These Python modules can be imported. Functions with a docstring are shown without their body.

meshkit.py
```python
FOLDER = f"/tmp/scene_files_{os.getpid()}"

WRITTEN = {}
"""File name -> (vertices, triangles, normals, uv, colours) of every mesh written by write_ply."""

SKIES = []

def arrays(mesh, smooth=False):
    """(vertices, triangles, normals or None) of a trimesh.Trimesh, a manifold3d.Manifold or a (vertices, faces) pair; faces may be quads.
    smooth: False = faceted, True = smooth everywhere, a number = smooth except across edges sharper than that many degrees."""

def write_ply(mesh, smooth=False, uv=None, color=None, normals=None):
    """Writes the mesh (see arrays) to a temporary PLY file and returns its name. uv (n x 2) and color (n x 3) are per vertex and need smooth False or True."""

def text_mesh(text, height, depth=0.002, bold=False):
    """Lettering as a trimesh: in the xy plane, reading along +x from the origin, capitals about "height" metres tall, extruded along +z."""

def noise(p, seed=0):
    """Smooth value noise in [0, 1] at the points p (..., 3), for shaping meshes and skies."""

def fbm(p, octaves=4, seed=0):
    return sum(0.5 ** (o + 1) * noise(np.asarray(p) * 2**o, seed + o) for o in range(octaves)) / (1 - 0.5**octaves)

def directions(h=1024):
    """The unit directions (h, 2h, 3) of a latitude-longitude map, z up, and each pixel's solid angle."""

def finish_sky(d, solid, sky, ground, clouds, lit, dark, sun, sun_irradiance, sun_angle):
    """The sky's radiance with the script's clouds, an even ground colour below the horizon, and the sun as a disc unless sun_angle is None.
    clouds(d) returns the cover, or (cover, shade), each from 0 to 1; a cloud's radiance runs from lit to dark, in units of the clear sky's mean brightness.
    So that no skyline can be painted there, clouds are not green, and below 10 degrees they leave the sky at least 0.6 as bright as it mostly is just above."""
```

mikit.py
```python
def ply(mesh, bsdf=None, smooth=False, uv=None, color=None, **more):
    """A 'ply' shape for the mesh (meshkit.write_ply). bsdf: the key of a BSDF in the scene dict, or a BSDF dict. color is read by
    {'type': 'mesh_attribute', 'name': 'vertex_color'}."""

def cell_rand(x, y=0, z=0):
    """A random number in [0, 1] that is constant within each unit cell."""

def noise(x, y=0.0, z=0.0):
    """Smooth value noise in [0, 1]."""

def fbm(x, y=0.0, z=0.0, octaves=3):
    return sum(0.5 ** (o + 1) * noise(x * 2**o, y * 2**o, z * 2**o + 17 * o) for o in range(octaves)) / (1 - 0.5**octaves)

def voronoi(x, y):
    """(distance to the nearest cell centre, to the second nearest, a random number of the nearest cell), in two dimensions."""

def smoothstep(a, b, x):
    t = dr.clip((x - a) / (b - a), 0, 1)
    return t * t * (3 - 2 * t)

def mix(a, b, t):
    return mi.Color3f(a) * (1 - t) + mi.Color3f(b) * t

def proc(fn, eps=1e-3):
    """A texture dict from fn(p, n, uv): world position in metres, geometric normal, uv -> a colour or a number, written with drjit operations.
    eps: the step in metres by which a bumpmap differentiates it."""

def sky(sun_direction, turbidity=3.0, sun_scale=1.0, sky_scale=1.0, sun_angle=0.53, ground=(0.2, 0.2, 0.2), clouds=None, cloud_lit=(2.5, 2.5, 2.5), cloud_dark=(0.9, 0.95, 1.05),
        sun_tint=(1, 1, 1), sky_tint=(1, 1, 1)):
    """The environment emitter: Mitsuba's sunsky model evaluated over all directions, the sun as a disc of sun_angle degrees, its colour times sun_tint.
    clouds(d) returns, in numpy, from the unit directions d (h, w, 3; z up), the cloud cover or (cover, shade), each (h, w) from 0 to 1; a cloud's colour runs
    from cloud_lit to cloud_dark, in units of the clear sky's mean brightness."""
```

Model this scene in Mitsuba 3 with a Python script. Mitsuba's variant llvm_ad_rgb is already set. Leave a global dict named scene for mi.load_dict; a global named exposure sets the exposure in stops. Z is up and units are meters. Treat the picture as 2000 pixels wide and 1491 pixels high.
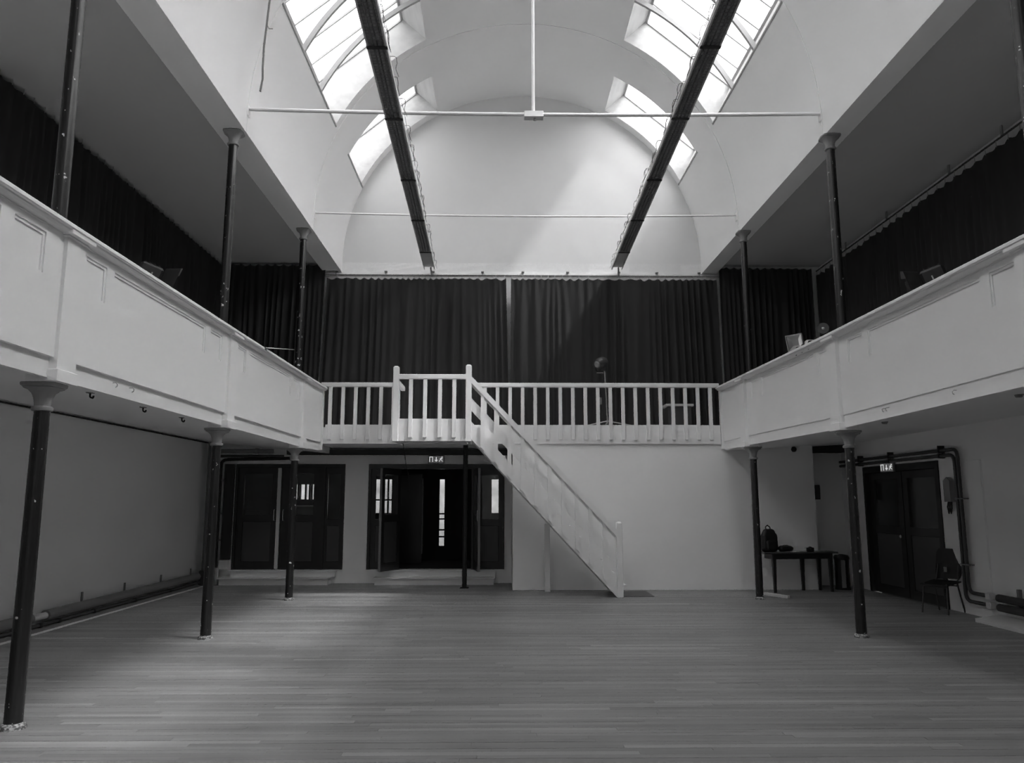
import math, random
import numpy as np
import trimesh
import manifold3d as m3
import drjit as dr
import mitsuba as mi
import mikit
import meshkit
from mikit import proc, noise, fbm, smoothstep, mix, cell_rand

scene, labels = {}, {}
PI = math.pi
# ------------------------------------------------------------------ camera, sky, sun, exposure
F, PIT, YAW = 1522.0, 0.1533, 0.0163
CAM = np.array([-0.467, 0.0, 1.7])
FW = np.array([math.sin(YAW) * math.cos(PIT), math.cos(YAW) * math.cos(PIT), math.sin(PIT)])
scene['camera'] = {'type': 'perspective', 'fov': math.degrees(2 * math.atan(1000 / F)), 'fov_axis': 'x', 'near_clip': 0.05, 'far_clip': 500.0,
                   'to_world': mi.ScalarTransform4f().look_at(origin=CAM.tolist(), target=(CAM + FW).tolist(), up=[0, 0, 1])}
exposure = 0.08
SUN = np.array([1.0, -0.45, 1.6])
SKY_L, SUN_S = 46.0, 2.4
def haze(d):                        # thin overcast, brighter around the hidden sun
    c = d @ (SUN / np.linalg.norm(SUN))
    return np.ones(d.shape[:2]), 1 - np.clip((1 + c) / 2, 0, 1) ** 3.0
scene['sky'] = mikit.sky(SUN, turbidity=3.0, sun_scale=SUN_S, sun_angle=5.0, ground=(0.06, 0.06, 0.06),
                         clouds=haze, cloud_lit=(2.1 * SKY_L,) * 3, cloud_dark=(0.33 * SKY_L,) * 3, sun_tint=(0.827, 0.992, 1.301))

# ------------------------------------------------------------------ materials (all greys)
def g(v): return {'type': 'rgb', 'value': [v, v, v]}
def two(b): return {'type': 'twosided', 'bsdf': b}
def diffuse(key, v): scene[key] = two({'type': 'diffuse', 'reflectance': v if isinstance(v, dict) else g(v)})
def plastic(key, v, rough, spec=0.5, metallic=0.0):
    scene[key] = two({'type': 'principled', 'base_color': v if isinstance(v, dict) else g(v), 'roughness': rough, 'specular': spec, 'metallic': metallic})

def wall_tone(base, amp, s):
    def fn(p, n, uv):
        f = fbm(p.x * s + 3, p.y * s, p.z * s, 3)
        return mi.Color3f(base + amp * (f - 0.5))
    return proc(fn)
diffuse('m_plaster', wall_tone(0.90, 0.05, 0.7))
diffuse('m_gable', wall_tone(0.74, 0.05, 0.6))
diffuse('m_lower_wall', wall_tone(0.89, 0.05, 0.9))
diffuse('m_soffit', wall_tone(0.88, 0.05, 0.8))
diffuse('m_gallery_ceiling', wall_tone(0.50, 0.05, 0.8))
plastic('m_white_paint', wall_tone(0.87, 0.04, 1.3), 0.45, 0.4)
plastic('m_stair_paint', wall_tone(0.88, 0.03, 1.3), 0.4, 0.4)
def timber(p, n, uv):
    return mi.Color3f(0.62 + 0.16 * (fbm(p.x * 9, p.y * 1.5, p.z * 9, 3) - 0.5))
diffuse('m_reveal', proc(timber))
plastic('m_rib', 0.42, 0.5, 0.4)
def black_chipped(p, n, uv):
    f = 0.72 * noise(p.x * 26, p.y * 26, p.z * 17) + 0.28 * noise(p.x * 83, p.y * 83, p.z * 61)
    gsel = noise(p.x * 2 + 7, p.y * 2, p.z * 1.7)
    chip = smoothstep(0.80, 0.82, f + 0.16 * (gsel - 0.5))
    return mix(0.011, 0.55, chip)
plastic('m_column_paint', proc(black_chipped), 0.28, 0.6)
def foot_chipped(p, n, uv):
    return mix(0.06, 0.36, smoothstep(0.35, 0.7, fbm(p.x * 60, p.y * 60, p.z * 60, 2)))
plastic('m_column_foot', proc(foot_chipped), 0.5, 0.4)
plastic('m_capital', 0.26, 0.35, 0.5)
plastic('m_black', 0.012, 0.5, 0.4)
plastic('m_black_gloss', 0.010, 0.22, 0.5)
plastic('m_dark_steel', 0.045, 0.42, 0.5)
plastic('m_tray', 0.48, 0.5, 0.5)
plastic('m_steel', 0.45, 0.3, 0.5, 0.7)
plastic('m_mirror', 0.75, 0.18, 0.5, 1.0)
plastic('m_grey_pipe', 0.16, 0.5, 0.4)
plastic('m_lagging', 0.05, 0.75, 0.3)
plastic('m_mid_grey', 0.2, 0.6, 0.4)
plastic('m_pale', 0.6, 0.5, 0.4)
diffuse('m_cable', 0.22)
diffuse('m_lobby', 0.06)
def door_tone(p, n, uv):
    return mi.Color3f(0.016 + 0.008 * fbm(p.x * 6, p.y * 6, p.z * 0.8, 3))
plastic('m_door', proc(door_tone), 0.3, 0.5)
plastic('m_door_panel', 0.05, 0.3, 0.5)
diffuse('m_added_wall', wall_tone(0.30, 0.3, 3.0))  # grey of the wall added behind the lobby windows
scene['m_glass'] = {'type': 'thindielectric', 'int_ior': 1.5}
def cloth(p, n, uv):
    return mi.Color3f(0.026 + 0.01 * fbm(p.x * 5, p.y * 5, p.z * 0.6, 3))
scene['m_curtain'] = two({'type': 'principled', 'base_color': proc(cloth), 'roughness': 0.75, 'specular': 0.15, 'sheen': 0.35})
scene['m_sign'] = two({'type': 'diffuse', 'reflectance': g(0.05)})
ROWW = 0.072
def crand(x, y=0, z=0):            # mikit.cell_rand in numpy
    a = [(np.floor(np.asarray(v, float)).astype(np.int64) + 1000000) & 0xFFFFFFFF for v in (x, y, z)]
    h = (a[0] * 374761393 + a[1] * 668265263 + a[2] * 2147483647) & 0xFFFFFFFF
    h = ((h ^ (h >> 13)) * 1274126177) & 0xFFFFFFFF
    return ((h ^ (h >> 16)) & 0xFFFFFF) / 16777215.0
def board(p, n, uv):
    row = dr.floor(p.y / ROWW)
    L = 1.5 + 1.0 * cell_rand(row, 3, 1)
    idx = dr.floor((p.x + 40 + 3 * cell_rand(row, 5, 2)) / L)
    t = cell_rand(row, idx, 9)
    t2 = smoothstep(0.86, 1.0, t)
    grain = fbm(p.x * 2.2 + 31 * t, p.y * 55, 0.0, 3) - 0.5
    wear = fbm(p.x * 0.8, p.y * 2.2, 4.0, 3) - 0.5
    return mi.Color3f(dr.clip(0.158 + 0.04 * (t - 0.5) + 0.03 * t2 + 0.030 * grain + 0.05 * wear, 0.03, 0.6))
plastic('m_board', proc(board), 0.42, 0.45)

# ------------------------------------------------------------------ mesh helpers
def cat(*ms):
    return trimesh.util.concatenate([m for a in ms for m in (a if isinstance(a, (list, tuple)) else [a])])
def box(x0, x1, y0, y1, z0, z1):
    (x0, x1), (y0, y1), (z0, z1) = sorted((x0, x1)), sorted((y0, y1)), sorted((z0, z1))
    m = trimesh.creation.box([x1 - x0, y1 - y0, z1 - z0]); m.apply_translation([(x0 + x1) / 2, (y0 + y1) / 2, (z0 + z1) / 2]); return m
def cbox(x0, x1, y0, y1, z0, z1, c=0.006):
    (x0, x1), (y0, y1), (z0, z1) = sorted((x0, x1)), sorted((y0, y1)), sorted((z0, z1))
    pts = []
    for sx in (0, 1):
        for sy in (0, 1):
            for sz in (0, 1):
                X, Y, Z = (x0, x1)[sx], (y0, y1)[sy], (z0, z1)[sz]
                dx, dy, dz = c * (1 - 2 * sx), c * (1 - 2 * sy), c * (1 - 2 * sz)
                pts += [[X, Y + dy, Z + dz], [X + dx, Y, Z + dz], [X + dx, Y + dy, Z]]
    return trimesh.convex.convex_hull(np.array(pts))
def hull(pts): return trimesh.convex.convex_hull(np.array(pts, float))
def tube(path, r, sides=10, caps=True):
    p = np.asarray(path, float); n = len(p)
    r = np.broadcast_to(np.asarray(r, float), (n,))
    t = np.gradient(p, axis=0); t /= np.linalg.norm(t, axis=1, keepdims=True) + 1e-12
    ref = np.array([0, 0, 1.0]) if abs(t[:, 2]).mean() < 0.8 else np.array([1.0, 0, 0])
    v = []
    ang = np.arange(sides) * 2 * PI / sides
    for i in range(n):
        a = ref - t[i] * (ref @ t[i])
        if np.linalg.norm(a) < 1e-3: a = np.cross(t[i], [0.3, 1, 0.2])
        a /= np.linalg.norm(a); b = np.cross(t[i], a); ref = a
        v.append(p[i] + r[i] * (np.cos(ang)[:, None] * a + np.sin(ang)[:, None] * b))
    v = np.vstack(v); f = []
    for i in range(n - 1):
        for j in range(sides):
            k = (j + 1) % sides
            f += [[i * sides + j, i * sides + k, (i + 1) * sides + k], [i * sides + j, (i + 1) * sides + k, (i + 1) * sides + j]]
    if caps:
        v = np.vstack([v, p[0], p[-1]]); c0, c1 = len(v) - 2, len(v) - 1
        for j in range(sides):
            k = (j + 1) % sides
            f += [[c0, k, j], [c1, (n - 1) * sides + j, (n - 1) * sides + k]]
    return trimesh.Trimesh(v, np.array(f), process=False)
def bend(path, r=0.08, n=6):
    """polyline with rounded corners"""
    p = [np.array(q, float) for q in path]; out = [p[0]]
    for a, b, c in zip(p, p[1:], p[2:]):
        u, w = (a - b) / np.linalg.norm(a - b), (c - b) / np.linalg.norm(c - b)
        k = min(r, 0.45 * np.linalg.norm(a - b), 0.45 * np.linalg.norm(c - b))
        for t in np.linspace(0, 1, n):
            q0, q1 = b + u * k * (1 - t), b + w * k * t
            out.append((1 - t) * q0 + t * q1 if True else b)
    return out + [p[-1]]
def lathe(prof, n=24, mod=None):
    """prof: (r, z) from bottom to top; mod(theta, z) scales the radius; capped at both ends"""
    a = np.arange(n) * 2 * PI / n; v, f = [], []
    for r, z in prof:
        rr = r * (mod(a, z) if mod else 1.0) * np.ones(n)
        v.append(np.c_[rr * np.cos(a), rr * np.sin(a), np.full(n, z)])
    v = np.vstack(v); m = len(prof)
    for i in range(m - 1):
        for j in range(n):
            k = (j + 1) % n
            f += [[i * n + j, i * n + k, (i + 1) * n + k], [i * n + j, (i + 1) * n + k, (i + 1) * n + j]]
    v = np.vstack([v, [0, 0, prof[0][1]], [0, 0, prof[-1][1]]]); c0, c1 = len(v) - 2, len(v) - 1
    for j in range(n):
        k = (j + 1) % n
        f += [[c0, k, j], [c1, (m - 1) * n + j, (m - 1) * n + k]]
    return trimesh.Trimesh(v, np.array(f), process=False)
def prism(poly, axis, a, b):
    """convex-or-not polygon (u, v) extruded along axis from a to b; u, v are the two other axes in xyz order"""
    from shapely.geometry import Polygon
    m = trimesh.creation.extrude_polygon(Polygon(poly), 1.0, engine='earcut')
    v = np.array(m.vertices); w = a + (b - a) * v[:, 2]
    o = {0: np.c_[w, v[:, 0], v[:, 1]], 1: np.c_[v[:, 0], w, v[:, 1]], 2: np.c_[v[:, 0], v[:, 1], w]}[axis]
    m = trimesh.Trimesh(o, m.faces, process=False); m.fix_normals(); return m
def quad(a, b, c, d): return trimesh.Trimesh([a, b, c, d], [[0, 1, 2], [0, 2, 3]], process=False)
def rod(a, b, r, sides=8): return tube([a, b], r, sides)
def place(m, loc=(0, 0, 0), rz=0.0, rx=0.0, ry=0.0):
    m = m.copy(); R = trimesh.transformations
    m.apply_transform(R.translation_matrix(loc) @ R.rotation_matrix(rz, [0, 0, 1]) @ R.rotation_matrix(ry, [0, 1, 0]) @ R.rotation_matrix(rx, [1, 0, 0])); return m

used = set()
def numbered(name):
    key, k = name, 0
    while key in used:
        k += 1; key = f'{name}_{k:03d}'
    used.add(key); return key
def obj(name, mesh, mat, parent=None, smooth=False, label=None, kind=None):
    key = numbered((parent + '__' if parent else '') + name)
    scene[key] = mikit.ply(mesh, mat, smooth)
    if label or kind:
        labels[key] = {}
        if label: labels[key]['label'] = label
        if kind: labels[key]['kind'] = kind
    return key
def thing(name, label, category=None, group=None, kind=None):
    key = numbered(name); labels[key] = {'label': label}
    if category: labels[key]['category'] = category
    if group: labels[key]['group'] = group
    if kind: labels[key]['kind'] = kind
    return key
def tag(key, label, category=None, group=None, kind=None):
    labels[key] = {'label': label}
    if category: labels[key]['category'] = category
    if group: labels[key]['group'] = group
    if kind: labels[key]['kind'] = kind

# ------------------------------------------------------------------ room dimensions
WX = 6.75                      # side walls
Y0, YR = -5.4, 16.9            # front wall (behind the camera), rear wall
VC, VZ, VR = 0.04, 7.0, 4.03   # vault: semicircle centre x, springing height, radius
COLY = [6.3, 10.22, 14.14]

# ------------------------------------------------------------------ floor: boards
floor = thing('floor', 'worn grey wooden strip floor of the hall', kind='structure')
obj('subfloor', box(-WX, WX, Y0, 17.2, -0.12, -0.014), 'm_lobby', floor)
pieces = []
for row in range(int(Y0 / ROWW), int(17.0 / ROWW) + 1):
    L = 1.5 + 1.0 * crand(row, 3, 1); off = 40 + 3 * crand(row, 5, 2)
    i0, i1 = int(math.floor((-WX + off) / L)), int(math.floor((WX + off) / L))
    for i in range(i0, i1 + 1):
        xa, xb = max(-WX, i * L - off), min(WX, (i + 1) * L - off)
        if xb - xa > 0.01:
            pieces.append((row, xa + 0.0008, xb - 0.0008))
def plank(row, xa, xb):
    ya, yb = row * ROWW + 0.0008, (row + 1) * ROWW - 0.0008
    z = 0.0012 * (crand(row, int((xa + 20) * 9), 4) - 0.5)
    m = box(xa, xb, ya, yb, -0.014, z); keep = m.face_normals[:, 2] > -0.5; m.update_faces(keep); return m
def inview(row, xa, xb):
    y = row * ROWW
    if y < 4.9: return False
    half = 0.667 * (y + 0.6)
    return xb > CAM[0] - half and xa < CAM[0] + half + 0.2
near = [q for q in pieces if inview(*q)]
near.sort(key=lambda q: q[0]); near = near[:298]
nearset = set(near)
for q in near: obj('plank', plank(*q), 'm_board', floor)
obj('plank_field', cat([plank(*q) for q in pieces if q not in nearset]), 'm_board', floor, kind='stuff')

# ------------------------------------------------------------------ vault ceiling with skylight openings
SKY_BAYS = [(15.2, 16.65)] + [(10.3 - 3.92 * k, 13.9 - 3.92 * k) for k in range(4)]
TH = {1: (27.5, 62.0), -1: (180 - 25.8, 180 - 61.2)}
def vp(th, r=VR): return VC + r * math.cos(math.radians(th)), VZ + r * math.sin(math.radians(th))
ths = sorted(set([0, 180, 27.5, 62.0, 154.2, 118.8] + [round(t, 3) for t in np.linspace(0, 180, 73)]))
ths = [t for i, t in enumerate(ths) if not any(0 < abs(t - s) < 1.0 for s in (27.5, 62.0, 154.2, 118.8))]
ys = sorted(set([Y0, YR] + [y for b in SKY_BAYS for y in b] + [round(v, 3) for v in np.arange(-5, 16.9, 1.0)]))
def hole(t, y):
    for a, b in SKY_BAYS:
        if a < y < b and (27.5 < t < 62 or 118.8 < t < 154.2): return True
    return False
V, Fc = [], []
prof = [(VC + VR, 6.772)] + [vp(t) for t in ths] + [(VC - VR, 6.772)]
tt = [-5] + ths + [185]
ny = len(ys)
for (x, z) in prof:
    for y in ys: V.append([x, y, z])
for i in range(len(prof) - 1):
    for j in range(ny - 1):
        if hole((tt[i] + tt[i + 1]) / 2, (ys[j] + ys[j + 1]) / 2): continue
        a, b, c, d = i * ny + j, i * ny + j + 1, (i + 1) * ny + j + 1, (i + 1) * ny + j
        Fc += [[a, b, c], [a, c, d]]
vm = trimesh.Trimesh(V, Fc, process=False); vm.remove_unreferenced_vertices()
ceil = thing('ceiling', 'white plastered barrel vault with skylight openings', kind='structure')
obj('vault', vm, 'm_plaster', ceil, smooth=True)
for y in (10.22, 14.12):       # faint raised plaster seams at the bays
    for side in (0, 1):
        arc = [(vp(t, VR - 0.002)[0], y, vp(t, VR - 0.002)[1]) for t in np.linspace(90 * side, 90 + 90 * side, 40)]
        if side == 0: arc = [(VC + VR, y, 6.8)] + arc
        else: arc = arc + [(VC - VR, y, 6.8)]
        obj('plaster_seam', tube(arc, 0.008, 6), 'm_plaster', ceil, smooth=True)
# gallery ceilings beside the vault, on a beam over the columns
for s, nm in ((-1, 'left'), (1, 'right')):
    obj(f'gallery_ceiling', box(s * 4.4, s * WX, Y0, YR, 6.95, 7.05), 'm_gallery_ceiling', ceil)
    obj(f'edge_beam', box(VC + s * (VR + 0.001), s * 4.40, Y0, YR, 6.77, 7.02), 'm_soffit', ceil)

# ------------------------------------------------------------------ skylights
def glass_z(x): return 12.964 - 0.842 * abs(x)
GX0, GX1 = 3.97, 2.376
for k, (ya, yb) in enumerate(SKY_BAYS):
    for s in (-1, 1):
        far = k > 1
        w = thing(f'window_{2 * k + (1 if s < 0 else 2)}', ('small' if k == 0 else 'large') + ' rooflight with white splayed reveal on the ' + ('left' if s < 0 else 'right') + (' side of the vault' if not far else ' side of the vault, behind the viewer'), kind='structure')
        t0, t1 = TH[s]
        P = lambda u: vp(t0 + (t1 - t0) * u)
        Q = lambda u: (s * (GX0 + (GX1 - GX0) * u), glass_z(GX0 + (GX1 - GX0) * u))
        us = np.linspace(0, 1, 13); parts = []
        for y in (ya, yb):
            for u, v in zip(us, us[1:]):
                (ax, az), (bx, bz), (cx, cz), (dx, dz) = P(u), P(v), Q(v), Q(u)
                parts.append(quad((ax, y, az), (bx, y, bz), (cx, y, cz), (dx, y, dz)))
        for u in (0, 1):
            (ax, az), (bx, bz) = P(u), Q(u)
            parts.append(quad((ax, ya, az), (ax, yb, az), (bx, yb, bz), (bx, ya, bz)))
        obj('reveal', cat(parts), 'm_reveal', w)
        # sill lip along the lower edge, thin frame against the glass
        (ax, az) = P(0)
        obj('sill', rod((ax, ya - 0.05, az + 0.005), (ax, yb + (0.05 if k else 0.2), az + 0.005), 0.022, 6), 'm_rib', w, smooth=True)
        n = max(2, round((yb - ya) / 0.61)); yy = np.linspace(ya, yb, n + 1)
        (q0x, q0z), (q1x, q1z) = Q(0), Q(1)
        nrm = np.array([s * 0.644, 0, 0.765])
        def gp(u, y, h=0.0):
            x, z = Q(u); return np.array([x, y, z]) + nrm * h
        for a, b in zip(yy, yy[1:]):
            obj('pane', quad(gp(0, a), gp(0, b), gp(1, b), gp(1, a)), 'm_glass', w)
        for y in yy:
            d = 0.012 if 0 < abs(y - ya) and y < yb - 1e-6 else 0.02
            obj('glazing_bar', hull([gp(u, y + e, h) for u in (0, 1) for e in (-d, d) for h in (-0.03, 0.01)]), 'm_rib', w)
        for u in (0, 1):
            obj('frame_rail', hull([gp(u + e, y, h) for e in (-0.02, 0.02) for y in (ya, yb) for h in (-0.03, 0.01)]), 'm_rib', w)
        if k:                       # two curved timber ribs that follow the vault across the opening
            for y in (ya + (yb - ya) / 3, ya + 2 * (yb - ya) / 3):
                rib = []
                for u, v in zip(us, us[1:]):
                    c = []
                    for q in (u, v):
                        t = t0 + (t1 - t0) * q
                        for r in (VR - 0.005, VR + 0.075):
                            x, z = vp(t, r)
                            c += [(x, y - 0.026, z), (x, y + 0.026, z)]
                    rib.append(hull(c))
                obj('curved_rib', cat(rib), 'm_rib', w)

# ------------------------------------------------------------------ walls
def wall_boxes(x0, x1, z0, z1, holes, y0, y1):
    xs = sorted(set([x0, x1] + [h[i] for h in holes for i in (0, 1)])); out = []
    for a, b in zip(xs, xs[1:]):
        hs = sorted([(h[2], h[3]) for h in holes if h[0] < (a + b) / 2 < h[1]]); z = z0
        for p, q in hs:
            if p > z: out.append(box(a, b, y0, y1, z, p))
            z = q
        if z1 > z: out.append(box(a, b, y0, y1, z, z1))
    return cat(out)
gable = [(x, z) for x, z in [vp(t, VR + 0.3) for t in np.linspace(0, 180, 60)]]
wr = thing('wall_rear', 'white rear wall with round gable above black curtains', kind='structure')
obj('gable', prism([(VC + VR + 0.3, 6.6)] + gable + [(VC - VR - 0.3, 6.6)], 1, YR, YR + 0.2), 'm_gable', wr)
obj('upper_wall', box(-WX - 0.2, WX + 0.2, YR, YR + 0.2, 2.86, 7.0), 'm_lower_wall', wr)
obj('ledge', box(-4.3, 4.4, YR - 0.05, YR + 0.01, 6.71, 6.755), 'm_white_paint', wr)
obj('door_wall', wall_boxes(-WX - 0.2, -0.2, 0, 2.86, [(-6.12, -3.78, 0.285, 2.505), (-3.276, -0.355, 0.285, 2.505)], 16.95, 17.1), 'm_lower_wall', wr)
obj('beam', box(-5.0, -0.2, 16.72, 16.95, 2.70, 2.80), 'm_lobby', wr)
obj('stair_block', box(-0.2, 5.83, 15.605, 17.1, 0, 2.845), 'm_lower_wall', wr)
obj('recess_wall', box(5.83, WX + 0.2, 16.4, 17.1, 0, 2.95), 'm_soffit', wr)
obj('recess_beam', cbox(5.83, WX, 16.1, 16.42, 2.72, 2.95), 'm_lobby', wr)
obj('recess_box', cbox(6.1, 6.24, 16.33, 16.41, 1.75, 2.05), 'm_dark_steel', wr)
wf = thing('wall_front', 'white end wall behind the viewer', kind='structure')
obj('gable', prism([(VC + VR + 0.3, 6.6)] + gable + [(VC - VR - 0.3, 6.6)], 1, Y0 - 0.2, Y0), 'm_plaster', wf)
obj('lower', box(-WX - 0.2, WX + 0.2, Y0 - 0.2, Y0, 0, 7.0), 'm_lower_wall', wf)
wl = obj('wall_left', box(-WX - 0.2, -WX, Y0, 17.1, -0.1, 7.05), 'm_lower_wall'); tag(wl, 'plain white side wall on the left under the gallery', kind='structure')
wrt = thing('wall_right', 'plain white side wall on the right with a dark double door', kind='structure')
DY0, DY1, DZ = 12.75, 15.42, 2.375
obj('plaster', cat(box(WX, WX + 0.2, Y0, DY0, -0.1, 7.05), box(WX, WX + 0.2, DY1, 17.1, -0.1, 7.05), box(WX, WX + 0.2, DY0, DY1, DZ, 7.05)), 'm_lower_wall', wrt)
# low boxed ledges along both side walls
bl = obj('baseboard_left', cat(prism([(-6.45, 0.0), (-6.45, 0.02), (-6.72, 0.06), (-WX, 0.06), (-WX, 0.0)], 1, Y0, 16.3)), 'm_grey_pipe')
tag(bl, 'low grey boxed ledge along the foot of the left wall', kind='structure')
br = obj('baseboard_right', cat(prism([(6.36, 0.0), (6.36, 0.05), (6.72, 0.10), (WX, 0.10), (WX, 0.0)], 1, Y0, 11.45)), 'm_pale')
tag(br, 'low pale boxed ledge along the foot of the right wall', kind='structure')
tl = obj('trim_1', box(-6.455, -6.445, Y0, 16.3, 0.0, 0.022), 'm_pale'); tag(tl, 'thin pale strip at the front of the left ledge', kind='structure')
# vertical boxed conduit on the right wall
cv = obj('trim_2', cbox(WX - 0.03, WX + 0.01, 11.60, 11.78, 0.3, 2.33), 'm_lower_wall'); tag(cv, 'vertical white boxing on the right wall near the pipes', kind='structure')

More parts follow.
